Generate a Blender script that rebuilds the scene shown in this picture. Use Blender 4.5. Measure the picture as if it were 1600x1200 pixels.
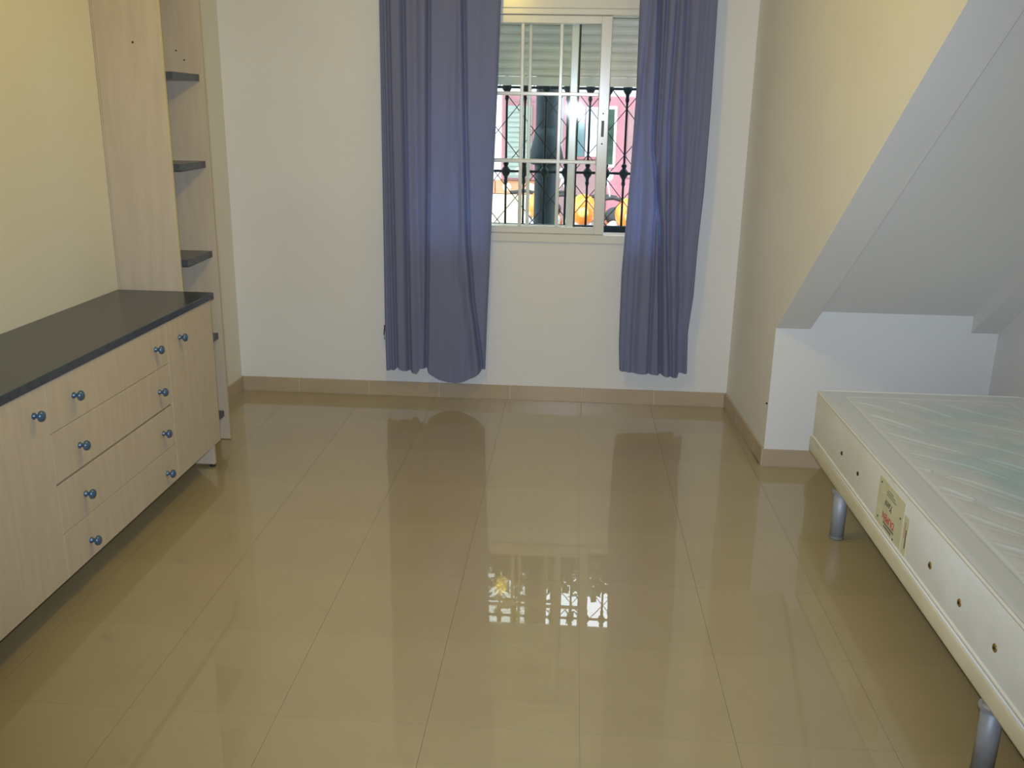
import bpy, bmesh, math, random
from mathutils import Matrix, Vector
random.seed(7)
C = bpy.context.scene.collection
for o in list(bpy.data.objects): bpy.data.objects.remove(o)
S = bpy.context.scene

# ------------------------------------------------------------ camera
EYE = Vector((0.0, 0.0, 1.54))
R = ((0.9976279, -0.0352678, 0.0591164), (0.0666464, 0.2799149, -0.9577087), (0.0172287, 0.9593768, 0.2816013))
cd = bpy.data.cameras.new('camera'); cam = bpy.data.objects.new('camera', cd); C.objects.link(cam)
cd.sensor_width = 36; cd.lens = 36 * 1437 / 1600; cd.clip_start = 0.02
cam.matrix_world = Matrix.Translation(EYE) @ Matrix(R).to_4x4()
S.camera = cam

# ------------------------------------------------------------ daylight and exposure
w = bpy.data.worlds.new('sky'); S.world = w; w.use_nodes = True
bg = w.node_tree.nodes['Background']
bg.inputs[0].default_value = (0.80, 0.90, 1.0, 1); bg.inputs[1].default_value = 8.0
S.view_settings.view_transform = 'Standard'; S.view_settings.look = 'None'
S.view_settings.gamma = 1; S.view_settings.use_curve_mapping = False
S.view_settings.exposure = 0.0

# ------------------------------------------------------------ lamps of the room
def lamp(name, kind, loc, energy, color, **kw):
    l = bpy.data.lights.new(name, kind); l.energy = energy; l.color = color
    for k, v in kw.items(): setattr(l, k, v)
    o = bpy.data.objects.new(name, l); o.location = loc; C.objects.link(o); return o
ceil_lamp = lamp('ceiling_bulb_light', 'POINT', (-0.50, 2.85, 2.36), 23, (1.0, 0.73, 0.10), shadow_soft_size=0.05)
flash = lamp('camera_flash_light', 'SPOT', (-0.01, -0.02, 1.59), 312, (0.69, 0.82, 1.0), shadow_soft_size=0.02, spot_size=math.radians(92), spot_blend=1.0)
flash.rotation_euler = (Matrix(R) @ Matrix.Rotation(math.radians(3), 3, 'X') @ Matrix.Rotation(math.radians(-1), 3, 'Y')).to_euler()

# ------------------------------------------------------------ materials
def newmat(name):
    m = bpy.data.materials.new(name); m.use_nodes = True
    nt = m.node_tree; return m, nt, nt.nodes['Principled BSDF']
def coords(nt, scale, kind='Object'):
    tc = nt.nodes.new('ShaderNodeTexCoord'); mp = nt.nodes.new('ShaderNodeMapping')
    mp.inputs['Scale'].default_value = scale
    nt.links.new(tc.outputs[kind], mp.inputs['Vector']); return mp.outputs[0]
def mottled(name, c1, c2, scale=(3, 3, 3), detail=4, rough=0.8, bump=0.0, bscale=None, spec=0.5, lo=0.35, hi=0.65, metal=0.0, coat=0.0, coat_rough=0.03, kind='Object'):
    m, nt, b = newmat(name)
    n = nt.nodes.new('ShaderNodeTexNoise'); n.inputs['Scale'].default_value = 1; n.inputs['Detail'].default_value = detail
    nt.links.new(coords(nt, scale, kind), n.inputs['Vector'])
    r = nt.nodes.new('ShaderNodeValToRGB'); r.color_ramp.elements[0].position = lo; r.color_ramp.elements[1].position = hi
    r.color_ramp.elements[0].color = (*c1, 1); r.color_ramp.elements[1].color = (*c2, 1)
    nt.links.new(n.outputs['Fac'], r.inputs['Fac']); nt.links.new(r.outputs[0], b.inputs['Base Color'])
    b.inputs['Roughness'].default_value = rough; b.inputs['Specular IOR Level'].default_value = spec
    b.inputs['Metallic'].default_value = metal
    b.inputs['Coat Weight'].default_value = coat; b.inputs['Coat Roughness'].default_value = coat_rough
    if bump:
        n2 = nt.nodes.new('ShaderNodeTexNoise'); n2.inputs['Scale'].default_value = 1; n2.inputs['Detail'].default_value = 6
        nt.links.new(coords(nt, bscale or scale, kind), n2.inputs['Vector'])
        bp = nt.nodes.new('ShaderNodeBump'); bp.inputs['Strength'].default_value = bump; bp.inputs['Distance'].default_value = 0.002
        nt.links.new(n2.outputs['Fac'], bp.inputs['Height']); nt.links.new(bp.outputs[0], b.inputs['Normal'])
    return m
def plain(name, c, rough=0.5, metal=0.0, spec=0.5):
    return mottled(name, tuple(v * 0.94 for v in c), c, (6, 6, 6), 2, rough, spec=spec, metal=metal)
M = {}
M['wall'] = mottled('painted_plaster', (0.755, 0.74, 0.71), (0.785, 0.77, 0.74), (1.5, 1.5, 1.5), 4, 0.75, bump=0.15, bscale=(60, 60, 60), spec=0.3)
M['wall_left'] = mottled('cream_plaster', (0.73, 0.70, 0.60), (0.76, 0.73, 0.63), (1.5, 1.5, 1.5), 4, 0.8, bump=0.15, bscale=(60, 60, 60), spec=0.3)
M['ceiling'] = mottled('white_ceiling_paint', (0.76, 0.75, 0.73), (0.79, 0.78, 0.76), (2, 2, 2), 3, 0.85)
M['tile'] = mottled('polished_beige_tile', (0.375, 0.30, 0.165), (0.405, 0.325, 0.18), (2.5, 2.5, 2.5), 6, 0.30, spec=0.3, coat=1.0, coat_rough=0.012, kind='Object')
M['skirt'] = mottled('beige_skirting_tile', (0.45, 0.35, 0.235), (0.49, 0.385, 0.26), (5, 5, 5), 5, 0.3, spec=0.5)
M['grout'] = plain('tile_grout', (0.26, 0.21, 0.135), 0.9)
M['skirt_grout'] = plain('skirting_grout', (0.62, 0.55, 0.42), 0.9)
M['wood'] = mottled('limed_wood_laminate', (0.53, 0.445, 0.34), (0.59, 0.50, 0.385), (40, 40, 4), 6, 0.5, bump=0.1, bscale=(120, 120, 8), spec=0.35, lo=0.3, hi=0.7)
M['edge'] = plain('pale_edge_band', (0.66, 0.58, 0.36), 0.5)
M['blue'] = mottled('slate_blue_laminate', (0.038, 0.05, 0.075), (0.05, 0.064, 0.095), (30, 30, 30), 4, 0.26, spec=0.6)
M['knob'] = plain('blue_metal_knob', (0.10, 0.17, 0.28), 0.3, metal=0.5)
M['dark'] = plain('black_rubber', (0.015, 0.015, 0.015), 0.6)
M['hole'] = plain('dark_hole', (0.03, 0.02, 0.015), 0.9)
M['pvc'] = mottled('cream_white_aluminium', (0.72, 0.70, 0.63), (0.75, 0.73, 0.66), (4, 4, 4), 2, 0.22, spec=0.6)
M['slat'] = mottled('cream_shutter_slat', (0.74, 0.72, 0.60), (0.80, 0.78, 0.66), (8, 8, 8), 3, 0.5)
M['iron'] = mottled('dark_green_iron', (0.004, 0.010, 0.014), (0.008, 0.018, 0.024), (20, 20, 20), 3, 0.6, spec=0.15)
M['steel'] = mottled('silver_grey_metal', (0.30, 0.32, 0.36), (0.36, 0.38, 0.42), (15, 15, 15), 2, 0.5, metal=0.25)
M['base'] = mottled('cream_vinyl', (0.70, 0.665, 0.51), (0.78, 0.74, 0.58), (6, 6, 6), 4, 0.32, bump=0.3, bscale=(20, 20, 20), spec=0.5)
M['side'] = mottled('mattress_side_cloth', (0.78, 0.80, 0.79), (0.85, 0.89, 0.93), (4, 4, 6), 5, 0.6, bump=0.3, bscale=(60, 60, 60), spec=0.4)
M['cord'] = plain('white_piping', (0.78, 0.78, 0.72), 0.6)
M['brass'] = plain('aged_brass', (0.42, 0.30, 0.10), 0.35, metal=0.8)
M['label'] = mottled('printed_cotton_tag', (0.62, 0.62, 0.42), (0.70, 0.69, 0.50), (30, 30, 30), 4, 0.8)
M['red'] = plain('red_ink', (0.62, 0.04, 0.04), 0.7)
M['ink'] = plain('dark_ink', (0.05, 0.06, 0.05), 0.7)
M['greyink'] = plain('grey_ink', (0.20, 0.21, 0.18), 0.7)
M['asphalt'] = mottled('street_paving', (0.30, 0.29, 0.27), (0.38, 0.37, 0.35), (8, 8, 8), 6, 0.9)
M['white_render'] = plain('white_house_render', (0.82, 0.82, 0.80), 0.9)
M['grey_render'] = plain('grey_house_render', (0.45, 0.47, 0.46), 0.9)
M['cream_render'] = plain('cream_house_render', (0.66, 0.58, 0.42), 0.9)
M['peach'] = plain('peach_band_tile', (0.55, 0.27, 0.15), 0.7)
M['pink'] = mottled('pink_painted_wood', (0.33, 0.14, 0.16), (0.38, 0.17, 0.19), (10, 10, 3), 4, 0.7)
M['mauve'] = mottled('faded_mauve_render', (0.25, 0.15, 0.155), (0.30, 0.18, 0.18), (6, 6, 3), 4, 0.8)
M['shut'] = plain('grey_green_shutter', (0.27, 0.31, 0.27), 0.7)
M['glassdark'] = plain('far_window_glass', (0.10, 0.17, 0.18), 0.08, spec=0.8)
M['green'] = mottled('dark_foliage', (0.008, 0.022, 0.015), (0.025, 0.065, 0.035), (12, 12, 12), 5, 0.8)
M['orange'] = plain('orange_bodywork', (0.72, 0.22, 0.02), 0.3)
M['silver'] = plain('pale_silver_bodywork', (0.55, 0.60, 0.64), 0.3, metal=0.2)
M['amber'] = plain('amber_lens', (0.70, 0.48, 0.12), 0.25)
M['outer'] = plain('outer_sill', (0.02, 0.03, 0.03), 0.6)

# top cloth: off-white quilt with pale blue-green woven bands inside the border
def top_mat():
    m, nt, b = newmat('quilted_damask')
    v = coords(nt, (1, 1, 1))
    n = nt.nodes.new('ShaderNodeTexNoise'); n.inputs['Scale'].default_value = 3.2; n.inputs['Detail'].default_value = 3
    nt.links.new(v, n.inputs['Vector'])
    r = nt.nodes.new('ShaderNodeValToRGB'); r.color_ramp.elements[0].position = 0.40; r.color_ramp.elements[1].position = 0.62
    r.color_ramp.elements[0].color = (0.60, 0.62, 0.60, 1); r.color_ramp.elements[1].color = (0.42, 0.57, 0.61, 1)
    nt.links.new(n.outputs['Fac'], r.inputs['Fac'])
    sx = nt.nodes.new('ShaderNodeSeparateXYZ'); nt.links.new(v, sx.inputs[0])
    mr = nt.nodes.new('ShaderNodeMapRange'); mr.inputs[1].default_value = 1.16; mr.inputs[2].default_value = 1.36
    nt.links.new(sx.outputs[0], mr.inputs[0])
    mr2 = nt.nodes.new('ShaderNodeMapRange'); mr2.inputs[1].default_value = 3.60; mr2.inputs[2].default_value = 3.40
    nt.links.new(sx.outputs[1], mr2.inputs[0])
    mu = nt.nodes.new('ShaderNodeMath'); mu.operation = 'MULTIPLY'
    nt.links.new(mr.outputs[0], mu.inputs[0]); nt.links.new(mr2.outputs[0], mu.inputs[1])
    mx = nt.nodes.new('ShaderNodeMix'); mx.data_type = 'RGBA'
    nt.links.new(mu.outputs[0], mx.inputs[0]); mx.inputs[6].default_value = (0.63, 0.645, 0.65, 1)
    nt.links.new(r.outputs[0], mx.inputs[7]); nt.links.new(mx.outputs[2], b.inputs['Base Color'])
    b.inputs['Roughness'].default_value = 0.5; b.inputs['Sheen Weight'].default_value = 0.2
    return m
M['top'] = top_mat()
def glass_mat():
    m, nt, b = newmat('window_glass'); nt.nodes.remove(b)
    tr = nt.nodes.new('ShaderNodeBsdfTransparent'); tr.inputs[0].default_value = (0.965, 0.985, 0.975, 1)
    gl = nt.nodes.new('ShaderNodeBsdfGlossy'); gl.inputs['Roughness'].default_value = 0.035
    fr = nt.nodes.new('ShaderNodeFresnel'); fr.inputs[0].default_value = 1.5
    ge = nt.nodes.new('ShaderNodeNewGeometry')
    su = nt.nodes.new('ShaderNodeMath'); su.operation = 'SUBTRACT'; su.inputs[0].default_value = 1
    nt.links.new(ge.outputs['Backfacing'], su.inputs[1])
    mu = nt.nodes.new('ShaderNodeMath'); mu.operation = 'MULTIPLY'
    nt.links.new(fr.outputs[0], mu.inputs[0]); nt.links.new(su.outputs[0], mu.inputs[1])
    mx = nt.nodes.new('ShaderNodeMixShader'); nt.links.new(mu.outputs[0], mx.inputs[0])
    nt.links.new(tr.outputs[0], mx.inputs[1]); nt.links.new(gl.outputs[0], mx.inputs[2])
    nt.links.new(mx.outputs[0], nt.nodes['Material Output'].inputs[0]); return m
M['glass'] = glass_mat()
def cloth_mat():
    m, nt, b = newmat('blue_grey_curtain_cotton')
    v = coords(nt, (260, 260, 260)); n = nt.nodes.new('ShaderNodeTexNoise'); n.inputs['Scale'].default_value = 1
    nt.links.new(v, n.inputs['Vector'])
    r = nt.nodes.new('ShaderNodeValToRGB')
    r.color_ramp.elements[0].color = (0.215, 0.225, 0.33, 1); r.color_ramp.elements[1].color = (0.25, 0.26, 0.375, 1)
    nt.links.new(n.outputs['Fac'], r.inputs['Fac']); nt.links.new(r.outputs[0], b.inputs['Base Color'])
    b.inputs['Roughness'].default_value = 0.85; b.inputs['Specular IOR Level'].default_value = 0.2
    b.inputs['Sheen Weight'].default_value = 0.15
    t = nt.nodes.new('ShaderNodeBsdfTranslucent'); t.inputs[0].default_value = (0.14, 0.24, 0.66, 1)
    mx = nt.nodes.new('ShaderNodeMixShader'); mx.inputs[0].default_value = 0.27
    nt.links.new(b.outputs[0], mx.inputs[1]); nt.links.new(t.outputs[0], mx.inputs[2])
    nt.links.new(mx.outputs[0], nt.nodes['Material Output'].inputs[0]); return m
M['cloth'] = cloth_mat()

# ------------------------------------------------------------ helpers
def link(name, bm, mat, parent=None, loc=None, smooth=False):
    me = bpy.data.meshes.new(name)
    bmesh.ops.recalc_face_normals(bm, faces=bm.faces[:])
    bm.to_mesh(me); bm.free()
    if smooth:
        for p in me.polygons: p.use_smooth = True
    me.materials.append(mat if not isinstance(mat, str) else M[mat])
    o = bpy.data.objects.new(name, me); C.objects.link(o)
    if loc: o.location = loc
    if parent: o.parent = parent
    return o
def box(bm, x0, x1, y0, y1, z0, z1, bev=0.0, seg=1):
    g = bmesh.ops.create_cube(bm, size=1)['verts']
    for v in g:
        v.co = Vector(((x0 + x1) / 2 + v.co.x * (x1 - x0), (y0 + y1) / 2 + v.co.y * (y1 - y0), (z0 + z1) / 2 + v.co.z * (z1 - z0)))
    if bev:
        es = list({e for v in g for e in v.link_edges})
        bmesh.ops.bevel(bm, geom=es, offset=bev, segments=seg, affect='EDGES', profile=0.5)
    return bm
def B(*a, **k): return box(bmesh.new(), *a, **k)
def prism(bm, poly, axis, a, b):
    """poly: list of 2-D points, extruded along axis from a to b. a, b: numbers or functions of the 2-D point."""
    def P(p, t):
        if axis == 'z': return (p[0], p[1], t)
        if axis == 'x': return (t, p[0], p[1])
        return (p[0], t, p[1])
    fa = a if callable(a) else (lambda p: a); fb = b if callable(b) else (lambda p: b)
    A = [bm.verts.new(P(p, fa(p))) for p in poly]; Bv = [bm.verts.new(P(p, fb(p))) for p in poly]
    n = len(poly); bm.faces.new(A); bm.faces.new(Bv[::-1])
    for i in range(n): bm.faces.new((A[i], Bv[i], Bv[(i + 1) % n], A[(i + 1) % n]))
    return bm
def lathe(bm, prof, o, axis='z', n=20, cap=True):
    o = Vector(o); rings = []
    for r, t in prof:
        ring = []
        for i in range(n):
            a = 2 * math.pi * i / n; c, s = r * math.cos(a), r * math.sin(a)
            d = {'z': (c, s, t), 'x': (t, c, s), 'y': (c, t, s)}[axis]
            ring.append(bm.verts.new(o + Vector(d)))
        rings.append(ring)
    for k in range(len(rings) - 1):
        for i in range(n):
            bm.faces.new((rings[k][i], rings[k][(i + 1) % n], rings[k + 1][(i + 1) % n], rings[k + 1][i]))
    if cap: bm.faces.new(rings[0]); bm.faces.new(rings[-1][::-1])
    return bm
def tube(bm, pts, r, n=8, closed=False):
    pts = [Vector(p) for p in pts]; rings = []; N = len(pts)
    for k, p in enumerate(pts):
        if closed: d = pts[(k + 1) % N] - pts[k - 1]
        else: d = pts[min(k + 1, N - 1)] - pts[max(k - 1, 0)]
        d.normalize(); u = d.cross(Vector((0, 0, 1)))
        if u.length < 1e-3: u = d.cross(Vector((0, 1, 0)))
        u.normalize(); v = d.cross(u)
        rings.append([bm.verts.new(p + r * (math.cos(2 * math.pi * i / n) * u + math.sin(2 * math.pi * i / n) * v)) for i in range(n)])
    for k in range(N if closed else N - 1):
        a, b = rings[k], rings[(k + 1) % N]
        for i in range(n): bm.faces.new((a[i], a[(i + 1) % n], b[(i + 1) % n], b[i]))
    if not closed: bm.faces.new(rings[0]); bm.faces.new(rings[-1][::-1])
    return bm
def ellipsoid(bm, c, r, u=16, v=10):
    g = bmesh.ops.create_uvsphere(bm, u_segments=u, v_segments=v, radius=1)['verts']
    for q in g: q.co = Vector((c[0] + q.co.x * r[0], c[1] + q.co.y * r[1], c[2] + q.co.z * r[2]))
    return bm
def tag(o, label=None, cat=None, group=None, kind=None):
    if label: o['label'] = label
    if cat: o['category'] = cat
    if group: o['group'] = group
    if kind: o['kind'] = kind
    return o
def thing(name, label, cat, loc=(0, 0, 0), group=None, kind=None):
    o = bpy.data.objects.new(name, None); o.empty_display_size = 0.1; o.location = loc; C.objects.link(o)
    return tag(o, label, cat, group, kind)
def part(name, bm, mat, parent, smooth=False):
    """mesh given in world coordinates, parented to a thing or part without moving"""
    o = link(name, bm, mat, None, None, smooth); p = parent; off = Vector((0, 0, 0))
    while p: off += p.location; p = p.parent
    o.data.transform(Matrix.Translation(-off)); o.parent = parent
    return o
def copy_tree(o, parent=None):
    c = o.copy(); C.objects.link(c); c.parent = parent
    for ch in o.children: copy_tree(ch, c)
    return c
def interp(pts, t):
    if t <= pts[0][0]: return pts[0][1]
    for (a, va), (b, vb) in zip(pts, pts[1:]):
        if t <= b: return va + (vb - va) * (t - a) / (b - a)
    return pts[-1][1]

# ------------------------------------------------------------ the room
XL, XLC, YF, YN, ZC, XR = -1.948, -1.849, 4.935, -1.25, 2.62, 1.875
YE = 4.05                                     # end face of the alcove under the stairs
def xr(y): return 0.883 + 0.0386 * (YF - y)   # face of the right wall
SL = 0.796
def zs(y, z0): return z0 + SL * (YE - y)
struct = lambda o: tag(o, kind='structure')

fl = struct(link('floor', B(-2.15, 2.1, YN - 0.1, YF + 0.3, -0.12, -0.004), 'grout'))
tx, ty = 0.4005, 0.4045
tile_cache = {}
def tile(x0, x1, y0, y1):
    g = 0.0004; wx, wy = round(x1 - x0, 4), round(y1 - y0, 4)
    if (wx, wy) not in tile_cache:
        bm = B(g, wx - g, g, wy - g, -0.006, 0); tile_cache[(wx, wy)] = bm
        o = link('tile', bm, 'tile'); tile_cache[(wx, wy)] = o.data
    else:
        o = bpy.data.objects.new('tile', tile_cache[(wx, wy)]); C.objects.link(o)
    o.location = (x0, y0, 0); o.parent = fl
for i in range(-6, 6):
    for j in range(-9, 8):
        x0, x1 = 0.066 + i * tx, 0.066 + (i + 1) * tx
        y0, y1 = 2.045 + j * ty, 2.045 + (j + 1) * ty
        x0 = max(x0, XL); x1 = min(x1, XR); y0 = max(y0, YN); y1 = min(y1, YF)
        if x1 - x0 < 0.01 or y1 - y0 < 0.01: continue
        if x0 > 0.80 and y1 > YE + 0.02:
            if y0 > YE: 
                if x0 < 0.87: x1 = 0.90
                else: continue
        tile(x0, x1, y0, y1)

struct(link('wall_left', prism(bmesh.new(), [(-2.1, YN), (XL, YN), (XL, 4.16), (XLC, 4.16), (XLC, YF), (-2.1, YF)], 'z', 0, ZC), 'wall_left'))
WX0, WX1, WZ0, WZ1 = -0.85, 0.47, 0.885, 2.05
YO = 5.44
bm = bmesh.new()
box(bm, -2.1, WX0, YF, YO, -0.12, ZC); box(bm, WX1, 2.05, YF, YO, -0.12, ZC)
box(bm, WX0, WX1, YF, YO, -0.12, WZ0); box(bm, WX0, WX1, YF, YO, 2.30, ZC)
struct(link('wall_far', bm, 'wall'))
bm = bmesh.new()
prism(bm, [(xr(YF), YF), (xr(YE), YE), (2.05, YE), (2.05, YF)], 'z', 0, ZC)
yt = YE - (ZC - 0.65) / SL
prism(bm, [(YE, 0.65), (yt, ZC), (YE, ZC)], 'x', lambda p: xr(p[0]), lambda p: xr(p[0]) + 0.15)
struct(link('wall_right', bm, 'wall'))
bm = bmesh.new()
box(bm, XR, 2.05, YN, YE, 0, ZC)
prism(bm, [(YE, 0.655), (YE - (ZC - 0.655) / SL, ZC), (YE, ZC)], 'x', 1.757, XR)
struct(link('wall_alcove', bm, 'wall'))
struct(link('ceiling_sloped', prism(bmesh.new(), [(YE, 0.73), (YE - (ZC - 0.73) / SL, ZC), (YE, ZC)], 'x', lambda p: xr(p[0]) + 0.15, 1.757), 'wall'))
struct(link('wall_near', B(-2.1, 2.05, YN - 0.12, YN, 0, ZC), 'wall'))
struct(link('ceiling', B(-2.1, 2.05, YN - 0.12, YO, ZC, ZC + 0.25), 'ceiling'))

# skirting: a run of tiles against a wall
def skirting(name, p0, p1, first, inward, h=0.082, pitch=0.4005):
    p0, p1 = Vector((*p0, 0)), Vector((*p1, 0)); d = p1 - p0; L = d.length; d.normalize(); n = Vector((*inward, 0)).normalized()
    root = struct(thing(name, None, None, p0))
    ang = math.atan2(d.y, d.x); s = 1 if Vector((-d.y, d.x, 0)).dot(n) > 0 else -1
    def strip(a, b, t0, t1, z0, z1, bev=0):
        bm = B(a, b, min(s * t0, s * t1), max(s * t0, s * t1), z0, z1, bev=bev)
        bmesh.ops.rotate(bm, verts=bm.verts[:], cent=(0, 0, 0), matrix=Matrix.Rotation(ang, 3, 'Z')); return bm
    link('grout', strip(0, L, 0.0005, 0.009, 0, h - 0.002), 'skirt_grout', root)
    cuts = [0] + [first + k * pitch for k in range(60) if 0.01 < first + k * pitch < L - 0.01] + [L]
    for a, b in zip(cuts, cuts[1:]):
        link('tile', strip(a + 0.0018, b - 0.0018, 0.001, 0.010, 0.0005, h, bev=0.0012), 'skirt', root)
skirting('baseboard_far', (XLC + 0.011, YF), (xr(YF) - 0.011, YF), (-0.715 - XLC - 0.011) % 0.4005, (0, -1))
skirting('baseboard_left', (XLC, 4.17), (XLC, YF), 0.36, (1, 0))
skirting('baseboard_right', (xr(YF), YF), (xr(YE), YE), 0.33, (-1, -0.04))
skirting('baseboard_alcove', (xr(YE) - 0.009, YE), (XR, YE), 0.30, (0, -1))

# ------------------------------------------------------------ window
win = struct(thing('window_1', None, None, (0, YF, WZ0)))
bm = bmesh.new(); fy0, fy1 = YF - 0.012, YF + 0.10
box(bm, WX0, WX1, fy0, fy1, WZ0, 0.93, bev=0.003); box(bm, WX0, WX1, fy0, fy1, 2.02, WZ1, bev=0.003)
box(bm, WX0, WX0 + 0.045, fy0 + 0.001, fy1, 0.925, 2.025); box(bm, WX1 - 0.045, WX1, fy0 + 0.001, fy1, 0.925, 2.025)
box(bm, WX0 + 0.03, WX1 - 0.03, YF + 0.046, YF + 0.050, 0.925, 0.94)
part('window_frame', bm, 'pvc', win)
part('shutter_box', B(WX0, WX1, YF - 0.003, 5.375, WZ1 + 0.001, 2.30, bev=0.002), 'pvc', win)
part('outer_sill', B(WX0 + 0.001, WX1 - 0.001, YF + 0.102, 5.50, 0.80, 0.875, bev=0.004), 'outer', win)
def sash(x0, x1, y0, y1, latch, seal):
    st = 0.056 if latch else 0.040
    bm = bmesh.new(); zb0, zb1, zt0, zt1 = 0.931, 0.968, 1.980, 2.019
    box(bm, x0, x0 + st, y0, y1, zb0, zt1, bev=0.004); box(bm, x1 - st, x1, y0, y1, zb0, zt1, bev=0.004)
    box(bm, x0 + st - 0.003, x1 - st + 0.003, y0 + 0.0015, y1 - 0.0015, zb0, zb1, bev=0.003)
    box(bm, x0 + st - 0.003, x1 - st + 0.003, y0 + 0.0015, y1 - 0.0015, zt0, zt1, bev=0.003)
    s = part('sash', bm, 'pvc', win); gx0, gx1 = x0 + st, x1 - st
    ym = (y0 + y1) / 2; cx = (gx1 - gx0) / 3; cz = (zt0 - zb1) / 3
    for k in (1, 2): part('muntin', B(gx0 + k * cx - 0.009, gx0 + k * cx + 0.009, ym - 0.007, ym + 0.007, zb1 - 0.001, zt0 + 0.001, bev=0.003), 'pvc', s)
    for k in (1, 2): part('muntin', B(gx0 - 0.001, gx1 + 0.001, ym - 0.0078, ym + 0.0078, zb1 + k * cz - 0.009, zb1 + k * cz + 0.009, bev=0.003), 'pvc', s)
    for i in range(3):
        for j in range(3):
            part('pane', B(gx0 + i * cx + (0.009 if i else 0), gx0 + (i + 1) * cx - (0.009 if i < 2 else 0), ym - 0.002, ym + 0.002,
                           zb1 + j * cz + (0.009 if j else 0), zb1 + (j + 1) * cz - (0.009 if j < 2 else 0)), 'glass', s)
    if latch:
        h = part('latch', B(x1 - 0.036, x1 - 0.022, y0 - 0.003, y0 + 0.001, 1.435, 1.515, bev=0.0015), 'greyink', s)
        tag(h, 'dark grey latch slot')
        for z in (1.40, 1.55): part('screw', lathe(bmesh.new(), [(0.004, 0), (0.004, -0.002), (0.002, -0.003)], (x1 - 0.029, y0, z), 'y', 8), 'dark', s)
    if seal: tag(part('seal', B(x1 + 0.0005, x1 + 0.009, y0 + 0.003, y1 - 0.003, zb0 + 0.002, zt1 - 0.002), 'dark', s), 'black rubber seal')
    return s
sash(-0.535, 0.168, YF + 0.002, YF + 0.034, True, False)
sash(-0.700, 0.004, YF + 0.060, YF + 0.090, False, True)

sh = thing('roller_shutter', 'cream roller shutter lowered over the top third of the window', 'shutter', (0, 5.40, 1.695))
z = 1.744; k = 0
part('bottom_rail', B(WX0 + 0.03, WX1 - 0.03, 5.385, 5.402, 1.695, 1.742, bev=0.003), 'slat', sh)
while z < 2.26:
    prof = [(5.400, z - 0.0005), (5.395, z), (5.388, z + 0.008), (5.385, z + 0.021), (5.388, z + 0.034), (5.395, z + 0.042), (5.395, z + 0.0449), (5.400, z + 0.0449)]
    part('slat', prism(bmesh.new(), prof, 'x', WX0 + 0.03, WX1 - 0.03), 'slat', sh, False)
    z += 0.045
for x0, x1 in ((WX0, WX0 + 0.03), (WX1 - 0.03, WX1)):
    part('guide_rail', B(x0 + 0.001, x1 - 0.001, 5.38, 5.41, 0.891, 2.29), 'slat', sh)

# iron grille in front of the window
GY = 5.475
gr = thing('window_grille', 'dark green wrought iron grille of bars and crossed wires outside the window', 'window grille', (0, GY, 0.90))
part('bottom_rail', B(WX0 - 0.02, WX1 + 0.03, GY - 0.02, GY + 0.02, 0.870, 0.920, bev=0.003), 'iron', gr)
for zz in (1.221, 1.686): part('cross_bar', B(WX0 - 0.02, WX1 + 0.03, GY - 0.004, GY + 0.004, zz - 0.007, zz + 0.007), 'iron', gr)
bars = [-0.813, -0.708, -0.604, -0.500, -0.396, -0.292, -0.172, -0.047, 0.078, 0.182, 0.287, 0.391, 0.469]
for x in bars:
    b = part('bar', tube(bmesh.new(), [(x, GY, 0.91), (x, GY, 2.3)], 0.0065, 8), 'iron', gr, True)
    for zz in (1.221, 1.686):
        part('collar', lathe(bmesh.new(), [(0.007, -0.075), (0.012, -0.060), (0.009, -0.045), (0.011, -0.030), (0.018, -0.022), (0.026, -0.006), (0.026, 0.008), (0.016, 0.022), (0.010, 0.028), (0.016, 0.040), (0.016, 0.046), (0.007, 0.055)], (x, GY, zz), 'z', 10), 'iron', b, True)
for k in range(-9, 14):
    for s in (1, -1):
        # wires cross on the bars: half period 0.1 wide, 0.122 high
        a = 0.2865 - k * 0.2084; pts = []
        zz0, zz1 = 0.920, 1.70
        f = lambda z: a + s * (z - 1.069) * 0.104 / 0.127
        lo, hi = zz0, zz1
        if s > 0:
            lo = max(lo, 1.069 + (WX0 - a) * 1.22); hi = min(hi, 1.069 + (WX1 - a) * 1.22)
        else:
            lo = max(lo, 1.069 - (WX1 - a) * 1.22); hi = min(hi, 1.069 - (WX0 - a) * 1.22)
        if hi - lo < 0.03: continue
        part('lattice_wire', tube(bmesh.new(), [(f(lo), GY + s * 0.010, lo), (f(hi), GY + s * 0.010, hi)], 0.0026, 6), 'iron', gr, True)

# ------------------------------------------------------------ street outside
struct(link('street_ground', B(-9, 9, 5.441, 16, -0.2, -0.05), 'asphalt'))
h1 = thing('white_house', 'white rendered house across the street with peach tile band and grey shutter', 'house', (-2.4, 9.5, -0.05))
part('wall', B(-5.5, -0.30, 9.5, 10.5, -0.05, 5.6), 'white_render', h1)
part('dado', B(-5.5, -0.31, 9.44, 9.499, -0.05, 0.76), 'cream_render', h1)
for i in range(16):
    x0 = -4.15 + i * 0.24
    t = part('tile', B(x0 + 0.004, x0 + 0.236, 9.455, 9.499, 0.765, 0.90, bev=0.004), 'peach', h1)
    part('rosette', lathe(bmesh.new(), [(0.045, 0), (0.045, -0.006), (0.03, -0.012), (0.012, -0.014)], (x0 + 0.12, 9.455, 0.832), 'y', 10), 'cream_render', t)
sf = part('window_surround', B(-0.73, -0.36, 9.40, 9.499, 0.905, 1.75, bev=0.01), 'pink', h1)
part('shutter', B(-0.69, -0.43, 9.38, 9.402, 0.93, 1.62), 'shut', sf)
for i in range(14): part('louvre', B(-0.68, -0.44, 9.368, 9.384, 0.95 + i * 0.047, 0.95 + i * 0.047 + 0.03), 'shut', sf)
part('lintel_line', B(-0.70, -0.38, 9.385, 9.401, 1.655, 1.675), 'mauve', sf)
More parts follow.
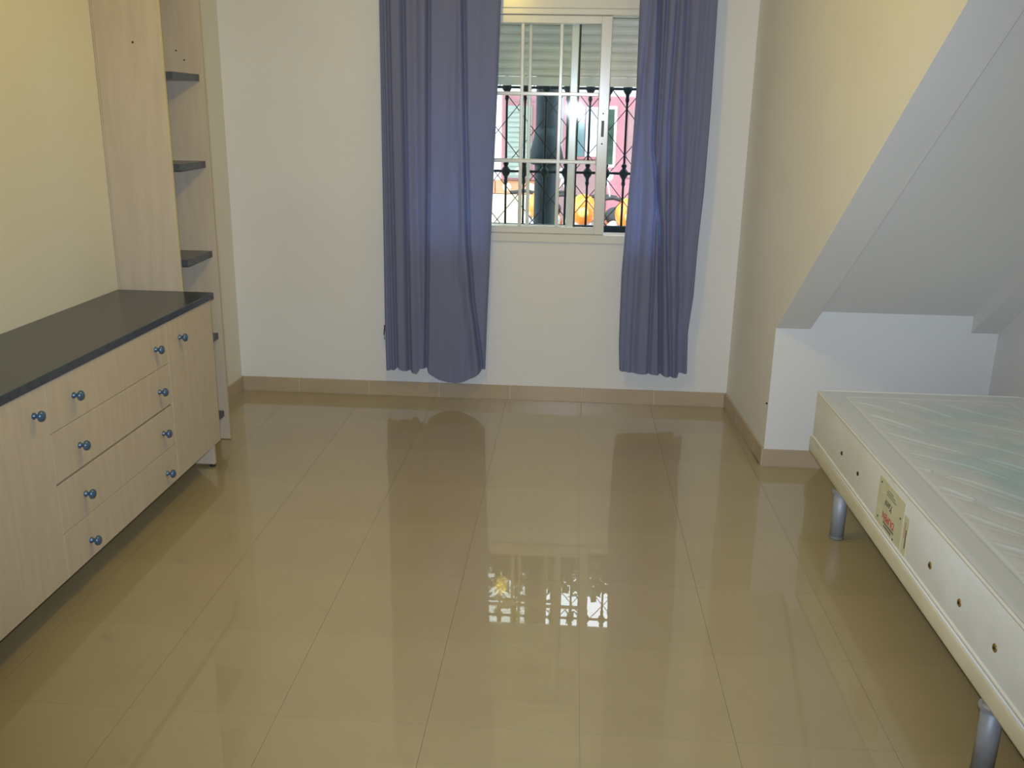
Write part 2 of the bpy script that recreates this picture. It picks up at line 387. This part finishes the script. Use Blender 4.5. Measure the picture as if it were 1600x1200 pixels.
h2 = thing('pink_house', 'pink and mauve painted house front with glazed door opposite the window', 'house', (1.0, 9.5, -0.05))
part('wall', B(-0.299, 4.5, 9.5, 10.5, -0.05, 3.55), 'grey_render', h2)
part('dado', B(-0.298, 0.55, 9.44, 9.499, -0.05, 1.12), 'mauve', h2)
sp = part('window_surround', B(-0.12, 0.285, 9.40, 9.499, 1.121, 1.72, bev=0.01), 'pink', h2)
part('pane', B(-0.08, 0.09, 9.385, 9.401, 1.15, 1.62), 'glassdark', sp); part('pane', B(0.10, 0.25, 9.385, 9.401, 1.15, 1.62), 'silver', sp)
dr = part('door_frame', B(0.286, 0.76, 9.38, 9.499, 0.30, 1.72, bev=0.01), 'pink', h2)
part('inner_frame', B(0.29, 0.40, 9.365, 9.381, 1.05, 1.63), 'white_render', dr)
tag(part('dark_pane', B(0.305, 0.375, 9.355, 9.366, 1.08, 1.60), 'green', dr), 'dark green pane')
part('panel', B(0.51, 0.68, 9.36, 9.381, 0.95, 1.60, bev=0.005), 'mauve', dr)
part('panel', B(0.33, 0.68, 9.36, 9.381, 0.40, 0.88, bev=0.005), 'pink', dr)

post = thing('street_post', 'thick dark green iron post with flared collar behind the window grille', 'post', (-0.19, 6.3, -0.05))
part('shaft', lathe(bmesh.new(), [(0.11, 0), (0.11, 0.10), (0.085, 0.16), (0.074, 0.3), (0.072, 3.1), (0.05, 3.2)], (-0.19, 6.3, -0.05), 'z', 20), 'iron', post, True)
part('collar', lathe(bmesh.new(), [(0.073, 0.0), (0.100, 0.01), (0.118, 0.045), (0.112, 0.075), (0.085, 0.17), (0.073, 0.24)], (-0.19, 6.3, 1.215), 'z', 20), 'iron', post, True)

tr = thing('street_tree', 'leafy street tree spreading above the parked scooters', 'tree', (1.9, 8.3, -0.05))
part('trunk', lathe(bmesh.new(), [(0.11, 0), (0.085, 0.4), (0.075, 1.6), (0.06, 2.6)], (1.9, 8.3, -0.05), 'z', 10), 'iron', tr, True)
for xe, ye, ze in ((0.4, 8.5, 2.85), (-1.0, 8.6, 2.9), (3.0, 8.2, 2.95), (1.6, 8.8, 2.9)):
    part('branch', tube(bmesh.new(), [(1.9, 8.3, 2.2), ((1.9 + xe) / 2, (8.3 + ye) / 2, 2.65), (xe, ye, ze)], 0.03, 6), 'iron', tr, True)
bm = bmesh.new()
for _ in range(5200):
    c = Vector((random.uniform(-2.2, 3.3), 8.45 + max(-0.55, min(0.55, random.gauss(0, 0.25))), 2.55 + abs(random.gauss(0, 0.26))))
    if c.z > 3.30: continue
    u = Vector((random.gauss(0, 1), random.gauss(0, 1), random.gauss(0, 1))).normalized(); v = u.orthogonal().normalized(); q = random.uniform(0.06, 0.10)
    bm.faces.new([bm.verts.new(p) for p in (c - u * q, c + v * q * 0.5, c + u * q, c - v * q * 0.5)])
tag(part('foliage', bm, 'green', tr), kind='stuff')

def scooter(loc, rz, body, label):
    t = thing('motor_scooter', label, 'scooter', loc, 'motor scooters parked in the street')
    t.rotation_euler = (0, 0, rz); t.scale = (0.86, 1.0, 1.05)
    L = lambda n, bm, m, p=None, s=True: link(n, bm, m, p or t, None, s)
    for nm, y in (('front_wheel', -0.60), ('rear_wheel', 0.62)):
        wv = L(nm, lathe(bmesh.new(), [(0.16, -0.045), (0.215, -0.04), (0.225, 0), (0.215, 0.04), (0.16, 0.045)], (0, y, 0.225), 'x', 24), 'dark')
        L('rim', lathe(bmesh.new(), [(0.05, -0.05), (0.155, -0.03), (0.155, 0.03), (0.05, 0.05)], (0, y, 0.225), 'x', 20), 'silver', wv)
    L('front_fender', ellipsoid(bmesh.new(), (0, -0.60, 0.40), (0.075, 0.22, 0.10)), body)
    for s in (-0.06, 0.06): L('fork', tube(bmesh.new(), [(s, -0.60, 0.24), (s, -0.47, 0.70)], 0.016, 8), 'silver')
    bm = bmesh.new(); ellipsoid(bm, (0, -0.42, 0.55), (0.19, 0.07, 0.20)); L('leg_shield', bm, 'silver')
    L('front_fairing', ellipsoid(bmesh.new(), (0, -0.42, 0.82), (0.125, 0.14, 0.12)), body)
    L('headlight', ellipsoid(bmesh.new(), (0, -0.545, 0.81), (0.05, 0.03, 0.04)), 'amber')
    L('side_wing', ellipsoid(bmesh.new(), (-0.12, -0.35, 0.70), (0.07, 0.12, 0.06)), 'silver')
    L('side_wing', ellipsoid(bmesh.new(), (0.12, -0.35, 0.70), (0.07, 0.12, 0.06)), 'silver')
    L('floor_board', B(-0.15, 0.15, -0.35, 0.15, 0.25, 0.31, bev=0.02), 'dark', None, False)
    L('rear_body', ellipsoid(bmesh.new(), (0, 0.45, 0.52), (0.17, 0.42, 0.20)), body)
    L('seat', ellipsoid(bmesh.new(), (0, 0.35, 0.72), (0.14, 0.38, 0.075)), 'dark')
    hb = L('handlebar', tube(bmesh.new(), [(-0.31, -0.33, 0.91), (-0.14, -0.38, 0.93), (0, -0.41, 0.90), (0.14, -0.38, 0.93), (0.31, -0.33, 0.91)], 0.014, 8), 'dark')
    for s in (-1, 1):
        mi = L('mirror', ellipsoid(bmesh.new(), (s * 0.21, -0.36, 1.08), (0.06, 0.018, 0.035)), 'silver')
        L('mirror_stem', tube(bmesh.new(), [(s * 0.17, -0.37, 0.93), (s * 0.20, -0.355, 1.06)], 0.007, 6), 'silver', mi)
    L('stand', tube(bmesh.new(), [(-0.08, 0.10, 0.28), (-0.17, 0.12, 0.01)], 0.012, 6), 'steel')
    return t
scooter((0.085, 7.95, -0.05), 0.0, 'orange', 'orange motor scooter with silver shield parked right of the dark post')
scooter((0.415, 7.70, -0.05), 0.05, 'orange', 'orange motor scooter nearest the right curtain, seen through the open pane')
scooter((-0.245, 8.20, -0.05), -0.05, 'orange', 'orange motor scooter parked mostly hidden behind the dark post')
# ------------------------------------------------------------ curtains
def curtain(name, label, left, right, bottom, grooves, z_top, ybase, nu=220, nz=150):
    bm = bmesh.new(); rows = []
    xb0, xb1 = interp(left, 0.2), interp(right, 0.2)
    for j in range(nz + 1):
        row = []
        for i in range(nu + 1):
            u = i / nu
            zb = interp(bottom, xb0 + u * (xb1 - xb0)); t = j / nz
            z = zb + (z_top - zb) * t
            x = interp(left, z) + u * (interp(right, z) - interp(left, z))
            y = ybase
            for path, wd, dp in grooves:
                gx = interp(path, z); q = (x - gx) / wd
                y += dp * math.exp(-q * q)
            y += 0.0035 * math.sin(u * 27 + 0.9 * z + 2 * math.sin(5 * u)) + 0.0014 * math.sin(u * 61 - 1.6 * z + 3 * math.sin(7 * u + 1)) + 0.006 * math.sin(3.1 * u + 1.7 * z)
            y += 0.035 * max(0, 1 - u / 0.025) ** 2 + 0.03 * max(0, 1 - (1 - u) / 0.025) ** 2
            row.append(bm.verts.new((x, min(y, YF - 0.02), z)))
        rows.append(row)
    for j in range(nz):
        for i in range(nu): bm.faces.new((rows[j][i], rows[j][i + 1], rows[j + 1][i + 1], rows[j + 1][i]))
    o = link(name, bm, 'cloth', None, None, True)
    return tag(o, label, 'curtain', 'pair of blue-grey curtains')
YCu = 4.83
curtain('curtain', 'left blue-grey cotton curtain with rounded billowing hem, hanging left of the panes',
        [(0.2, -0.997), (0.4, -1.0), (1.1, -0.997), (2.07, -0.992), (2.4, -0.99)],
        [(0.19, -0.448), (0.47, -0.440), (0.75, -0.429), (0.99, -0.421), (1.34, -0.409), (1.69, -0.397), (2.08, -0.386), (2.4, -0.38)],
        [(-0.994, .176), (-.944, .178), (-.93, .193), (-.908, .179), (-.866, .17), (-.823, .16), (-.806, .187), (-.775, .186), (-.752, .162), (-.720, .142), (-.688, .128), (-.652, .119), (-.617, .116), (-.580, .120), (-.546, .132), (-.51, .150), (-.475, .175), (-.46, .197), (-.448, .192)],
        [([(.2, -.937), (1.14, -.943), (2.1, -.944)], 0.010, 0.034),
         ([(.2, -.965), (2.1, -.972)], 0.008, 0.018),
         ([(.2, -.866), (.46, -.869), (2.1, -.871)], 0.012, 0.045),
         ([(.2, -.800), (1.1, -.815), (2.1, -.810)], 0.024, 0.022),
         ([(.2, -.775), (.6, -.765), (1.14, -.754), (2.1, -.743)], 0.010, 0.046),
         ([(.2, -.64), (2.1, -.66)], 0.05, 0.012),
         ([(.2, -.47), (.25, -.474), (.60, -.520), (.88, -.542), (1.46, -.558), (2.1, -.572)], 0.011, 0.05),
         ([(.2, -.53), (.7, -.60), (1.5, -.62), (2.1, -.61)], 0.03, 0.018),
         ([(.2, -.455), (1.1, -.47), (2.1, -.45)], 0.03, 0.016)], 2.38, YCu - 0.02)
curtain('curtain', 'right blue-grey cotton curtain narrowing to the hem, hanging beside the open sash',
        [(0.2, .284), (0.35, .274), (.5, .271), (.735, .269), (1.0, .278), (1.3, .289), (1.64, .296), (2.08, .290), (2.4, .29)],
        [(0.2, .648), (.44, .638), (.64, .652), (.91, .655), (1.175, .666), (1.58, .670), (2.09, .665), (2.4, .665)],
        [(.284, .218), (.361, .206), (.465, .203), (.505, .2), (.53, .195), (.597, .182), (.605, .211), (.65, .213)],
        [([(.2, .506), (.57, .483), (1.0, .456), (1.39, .397), (1.79, .395), (2.08, .386)], 0.011, 0.05),
         ([(.2, .44), (.8, .43), (1.5, .424), (2.08, .423)], 0.010, 0.026),
         ([(.2, .56), (.9, .50), (1.5, .468), (2.08, .475)], 0.012, 0.030),
         ([(.2, .602), (.6, .585), (1.2, .545), (2.08, .521)], 0.020, 0.035),
         ([(.2, .35), (1.2, .345), (2.08, .315)], 0.022, 0.018),
         ([(.2, .315), (1.2, .31), (2.08, .345)], 0.012, 0.012),
         ([(.2, .625), (1.2, .61), (2.08, .61)], 0.022, 0.02)], 2.38, YCu - 0.02)
rod = thing('curtain_rod', 'white curtain rod running above the window', 'curtain rod', (-0.15, YCu, 2.40))
part('rod', tube(bmesh.new(), [(-1.10, YCu - 0.005, 2.395), (0.80, YCu - 0.005, 2.395)], 0.014, 12), 'pvc', rod, True)
for x in (-1.05, 0.75): part('bracket', B(x - 0.012, x + 0.012, YCu - 0.02, YF - 0.001, 2.375, 2.415, bev=0.002), 'pvc', rod)
hk = thing('curtain_hook', 'small dark tie-back hook low on the wall at the left curtain edge', 'hook', (-1.008, YF, 0.33))
part('plate', B(-1.022, -1.004, YF - 0.006, YF - 0.0005, 0.375, 0.405, bev=0.002), 'dark', hk)
part('arm', tube(bmesh.new(), [(-1.013, YF - 0.005, 0.395), (-1.013, YF - 0.04, 0.390), (-1.012, YF - 0.055, 0.365), (-1.010, YF - 0.05, 0.335)], 0.003, 6), 'dark', hk, True)

# ------------------------------------------------------------ sideboard
sb = thing('sideboard', 'long limed wood sideboard with dark slate top and round blue knobs', 'sideboard', (-1.73, 2.9, 0))
XF = -1.530
tag(part('worktop', B(XL + 0.002, XF + 0.006, 1.60, 3.800, 0.757, 0.785, bev=0.002), 'blue', sb), 'dark slate blue worktop')
part('side_panel', B(XL + 0.02, -1.557, 3.755, 3.775, 0.012, 0.756, bev=0.001), 'wood', sb)
part('side_panel', B(XL + 0.02, -1.557, 1.62, 1.638, 0.012, 0.756), 'wood', sb)
for y in (2.48, 3.316): part('partition', B(XL + 0.02, -1.557, y, y + 0.018, 0.144, 0.756), 'wood', sb)
part('bottom_board', B(XL + 0.03, -1.557, 1.64, 3.754, 0.125, 0.143), 'wood', sb)
part('back_board', B(XL + 0.004, XL + 0.019, 1.62, 3.775, 0.125, 0.756), 'wood', sb)
for y in (1.629, 3.765):
    for x in (-1.572, -1.90): part('rubber_foot', lathe(bmesh.new(), [(0.014, 0), (0.014, 0.006), (0.009, 0.0125)], (x, y, 0), 'z', 10), 'dark', sb)
def knob(y, z, parent, dz=0):
    prof = [(0.010, 0.0), (0.0105, 0.003), (0.0065, 0.006), (0.0058, 0.012), (0.010, 0.016), (0.0158, 0.020), (0.0165, 0.024), (0.0145, 0.029), (0.009, 0.0325), (0.003, 0.0338)]
    return part('knob', lathe(bmesh.new(), prof, (XF + 0.0005, y, z), 'x', 20), 'knob', parent, True)
def front(name, y0, y1, z0, z1, knobs, tilt=0):
    g = 0.0012
    f = part(name, B(XF - 0.018, XF, y0 + g, y1 - g, z0 + g, z1 - g, bev=0.0008), 'wood', sb)
    for y, z in knobs: knob(y, z, f)
    return f
front('door', 1.62, 2.05, 0.122, 0.756, [(1.70, 0.677)])
front('door', 2.05, 2.492, 0.122, 0.756, [(2.421, 0.681)])
front('door', 3.326, 3.776, 0.122, 0.756, [(3.437, 0.673)])
zz = [(0.122, 0.2715, 0.183), (0.2715, 0.4315, 0.3465), (0.4375, 0.598, 0.512), (0.598, 0.756, 0.677)]
for z0, z1, zk in zz: front('drawer', 2.492, 3.326, z0, z1, [(2.64, zk), (3.222, zk)])

# ------------------------------------------------------------ tall shelf tower
tw = thing('shelf_tower', 'tall narrow shelf tower with dark slate shelves beyond the sideboard', 'shelving', (-1.8, 3.97, 0))
p1 = part('side_panel', B(XL + 0.010, -1.668, 3.812, 3.830, 0.004, 2.45, bev=0.0006), 'wood', tw)
part('edge_band', B(-1.6685, -1.6665, 3.8125, 3.8295, 0.004, 2.45), 'edge', p1)
p2 = part('side_panel', B(XL + 0.010, -1.621, 4.110, 4.130, 0.004, 2.45, bev=0.0006), 'wood', tw)
part('edge_band', B(-1.6215, -1.6195, 4.1105, 4.1295, 0.004, 2.45), 'wood', p2)
part('screw_hole', lathe(bmesh.new(), [(0.0045, 0), (0.0045, -0.0012)], (-1.783, 3.8125, 1.79), 'y', 10), 'hole', p1)
part('screw_hole', lathe(bmesh.new(), [(0.0035, 0), (0.0035, -0.0012)], (-1.733, 4.1105, 1.778), 'y', 10), 'hole', p2)
part('screw_hole', lathe(bmesh.new(), [(0.0035, 0), (0.0035, -0.0012)], (-1.70, 4.1105, 1.74), 'y', 10), 'hole', p2)
for zt in (2.066, 1.682, 1.316, 0.916, 0.531, 0.148):
    tag(part('shelf', B(XL + 0.012, -1.639, 3.8305, 4.1095, zt - 0.029, zt, bev=0.001), 'blue', tw), 'dark slate shelf board')
part('back_panel', B(XL + 0.002, XL + 0.0095, 3.812, 4.13, 0.004, 2.45), 'wood', tw)

# ------------------------------------------------------------ bed
bd = thing('bed_base', 'cream vinyl bed base on silver legs under the mattress', 'bed base', (1.45, 2.72, 0))
bx0, bx1, by0, by1 = 1.030, 1.858, 1.70, 3.742
bm = B(bx0, bx1, by0, by1, 0.192, 0.262, bev=0.016, seg=4); part('platform', bm, 'base', bd, True)
part('welt', tube(bmesh.new(), [(bx0 + 0.004, by0 + 0.01, 0.258), (bx0 + 0.004, by1 - 0.012, 0.258), (bx0 + 0.014, by1 - 0.003, 0.258), (bx1 - 0.01, by1 - 0.003, 0.258)], 0.004, 6), 'cord', bd, True)
for x in (1.053, 1.83):
    for y in (3.30, 1.98):
        lg = part('leg', lathe(bmesh.new(), [(0.026, 0.006), (0.026, 0.193)], (x, y, 0), 'z', 24), 'steel', bd, True)
        part('foot_cap', lathe(bmesh.new(), [(0.026, 0), (0.0275, 0.003), (0.0275, 0.010), (0.0262, 0.012)], (x, y, 0), 'z', 24), 'greyink', lg, True)
        part('leg_flange', lathe(bmesh.new(), [(0.034, 0.186), (0.034, 0.1925)], (x, y, 0), 'z', 20), 'steel', lg)
mt = thing('mattress', 'off-white quilted single mattress with pale blue-green top and brass vents', 'mattress', (1.45, 2.72, 0.262))
mx0, mx1, my0, my1, mz0, mz1 = 1.036, 1.860, 1.70, 3.722, 0.264, 0.462
part('body', B(mx0, mx1, my0, my1, mz0, mz1 + 0.001, bev=0.012, seg=3), 'side', mt, True)
def quilt(x, y):
    # diagonal stitched lozenges: rows run along (+x, -y)
    e = min(x - mx0, mx1 - x, my1 - y, y - my0)
    h = 0.006 * min(1, max(0, e) / 0.02) ** 0.5
    h -= 0.005 * math.exp(-((e - 0.093) / 0.006) ** 2)
    if e > 0.10:
        a = (x - y) / math.sqrt(2); b = (x + y) / math.sqrt(2)
        P = 0.125
        b2 = b + 0.012 * math.sin(a * 13)
        k = math.floor(b2 / P); fb = (b2 / P - k - 0.5) * P
        fade = min(1, (e - 0.10) / 0.03)
        ph = ((a + 0.19 * (k % 2)) / 0.38) % 1
        h += fade * 0.0045 * (1 - math.exp(-(fb / 0.03) ** 2))
        if 0.06 < ph < 0.94:
            t = (ph - 0.06) / 0.88
            half = 0.020 * max(0.0, math.sin(math.pi * t)) ** 0.35
            hf = 0.5 + 0.5 * math.sin(k * 2.4 + math.floor((a + 0.19 * (k % 2)) / 0.38) * 1.9)
            d = abs(fb) - half
            h += fade * (0.003 + 0.003 * hf) * math.exp(-(d / 0.0045) ** 2)
    return h
bm = bmesh.new(); nx, ny = 190, 450; g = []
for j in range(ny + 1):
    row = []
    for i in range(nx + 1):
        x = mx0 + 0.003 + (mx1 - mx0 - 0.006) * i / nx; y = my0 + 0.003 + (my1 - my0 - 0.006) * j / ny
        row.append(bm.verts.new((x, y, mz1 + quilt(x, y))))
    g.append(row)
for j in range(ny):
    for i in range(nx): bm.faces.new((g[j][i], g[j][i + 1], g[j + 1][i + 1], g[j + 1][i]))
tp = part('quilted_top', bm, 'top', mt, True); 
tp.data.transform(Matrix.Translation(Vector(mt.location)))      # texture keyed to world position
tp.location = -Vector(mt.location)
def rect_loop(z, i=0.0, r=0.03):
    x0, x1, y0, y1 = mx0 + i, mx1 - i, my0 + i, my1 - i; pts = []
    for cx_, cy_, a0 in ((x1 - r, y1 - r, 0), (x0 + r, y1 - r, 90), (x0 + r, y0 + r, 180), (x1 - r, y0 + r, 270)):
        for q in range(7):
            a = math.radians(a0 + q * 15); pts.append((cx_ + r * math.cos(a), cy_ + r * math.sin(a), z))
    return pts
for z in (mz1 + 0.001, mz0 + 0.006): part('piping', tube(bmesh.new(), rect_loop(z), 0.0055, 8, closed=True), 'cord', mt, True)
def vent(y, mat, r, lab):
    v = part('vent', lathe(bmesh.new(), [(r, 0), (r, -0.002), (r * 0.7, -0.004), (r * 0.45, -0.003)], (mx0 + 0.0005, y, 0.345), 'x', 16), mat, mt, True)
    part('mesh_eye', lathe(bmesh.new(), [(r * 0.45, -0.003), (r * 0.3, -0.0045)], (mx0 + 0.0005, y, 0.345), 'x', 10), 'hole', v); tag(v, lab)
for y in (3.301, 3.097): vent(y, 'hole', 0.008, 'dark round vent')
for y in (2.407, 2.201, 1.99, 1.80): vent(y, 'brass', 0.011, 'brass round vent')
# sewn tag, print upside down
lb = part('tag', B(mx0 - 0.0015, mx0 + 0.0002, 2.635, 2.875, 0.276, 0.432, bev=0.0005), 'label', mt); tag(lb, 'yellowed printed mattress label')
lb2 = part('tag', B(mx0 - 0.0012, mx0 + 0.0002, 2.590, 2.632, 0.276, 0.40, bev=0.0004), 'label', mt); tag(lb2, 'narrow care label')
def text(s, y, z, size, mat, parent, skew=0.0, rot=0.0, name='lettering'):
    cu = bpy.data.curves.new(name, 'FONT'); cu.body = s; cu.size = size; cu.align_x = 'CENTER'; cu.align_y = 'CENTER'; cu.shear = skew; cu.extrude = 0.0002
    cu.offset = 0.0003 if mat == 'red' else 0.0001
    tmp = bpy.data.objects.new(name, cu); C.objects.link(tmp)
    me = bpy.data.meshes.new_from_object(tmp.evaluated_get(bpy.context.evaluated_depsgraph_get()))
    bpy.data.objects.remove(tmp); me.materials.clear(); me.materials.append(M[mat])
    # reading direction +y, up -z, facing -x
    me.transform(Matrix(((0, 0, -1, 0), (1, 0, 0, 0), (0, -1, 0, 0), (0, 0, 0, 1))) @ Matrix.Rotation(rot, 4, 'Z'))
    off = Vector((0, 0, 0)); p = parent
    while p: off += p.location; p = p.parent
    o = bpy.data.objects.new(name, me); C.objects.link(o); o.parent = parent
    o.location = Vector((mx0 - 0.0021, y, z)) - off; return o
text('DUPEN', 2.757, 0.322, 0.034, 'red', lb)
text('Yami', 2.765, 0.366, 0.034, 'ink', lb, 0.35)
for k, (y0, y1, z) in enumerate([(2.70, 2.80, 0.300), (2.72, 2.79, 0.289), (2.71, 2.80, 0.395), (2.72, 2.80, 0.403), (2.74, 2.79, 0.411)]):
    part('print_line', B(mx0 - 0.0019, mx0 - 0.0014, y0, y1, z - (0.0035 if k < 2 else 0.0015), z + (0.0035 if k < 2 else 0.0015)), 'greyink', lb)
for y, z in ((2.852, 0.415), (2.852, 0.296), (2.660, 0.372), (2.700, 0.283)):
    part('rivet', lathe(bmesh.new(), [(0.004, 0), (0.004, -0.001)], (mx0 - 0.0015, y, z), 'x', 8), 'ink', lb)
part('print_line', B(mx0 - 0.0016, mx0 - 0.0011, 2.600, 2.606, 0.30, 0.36), 'ink', lb2)
part('print_line', B(mx0 - 0.0016, mx0 - 0.0011, 2.614, 2.617, 0.33, 0.38), 'red', lb2)

# nail left in the wall corner
nl = thing('wall_nail', 'tiny dark nail low on the right wall corner by the alcove', 'nail', (xr(YE + 0.02), YE + 0.02, 0.295))
part('nail', tube(bmesh.new(), [(xr(YE) + 0.001, YE + 0.015, 0.295), (xr(YE) - 0.008, YE + 0.014, 0.296)], 0.004, 8), 'hole', nl)
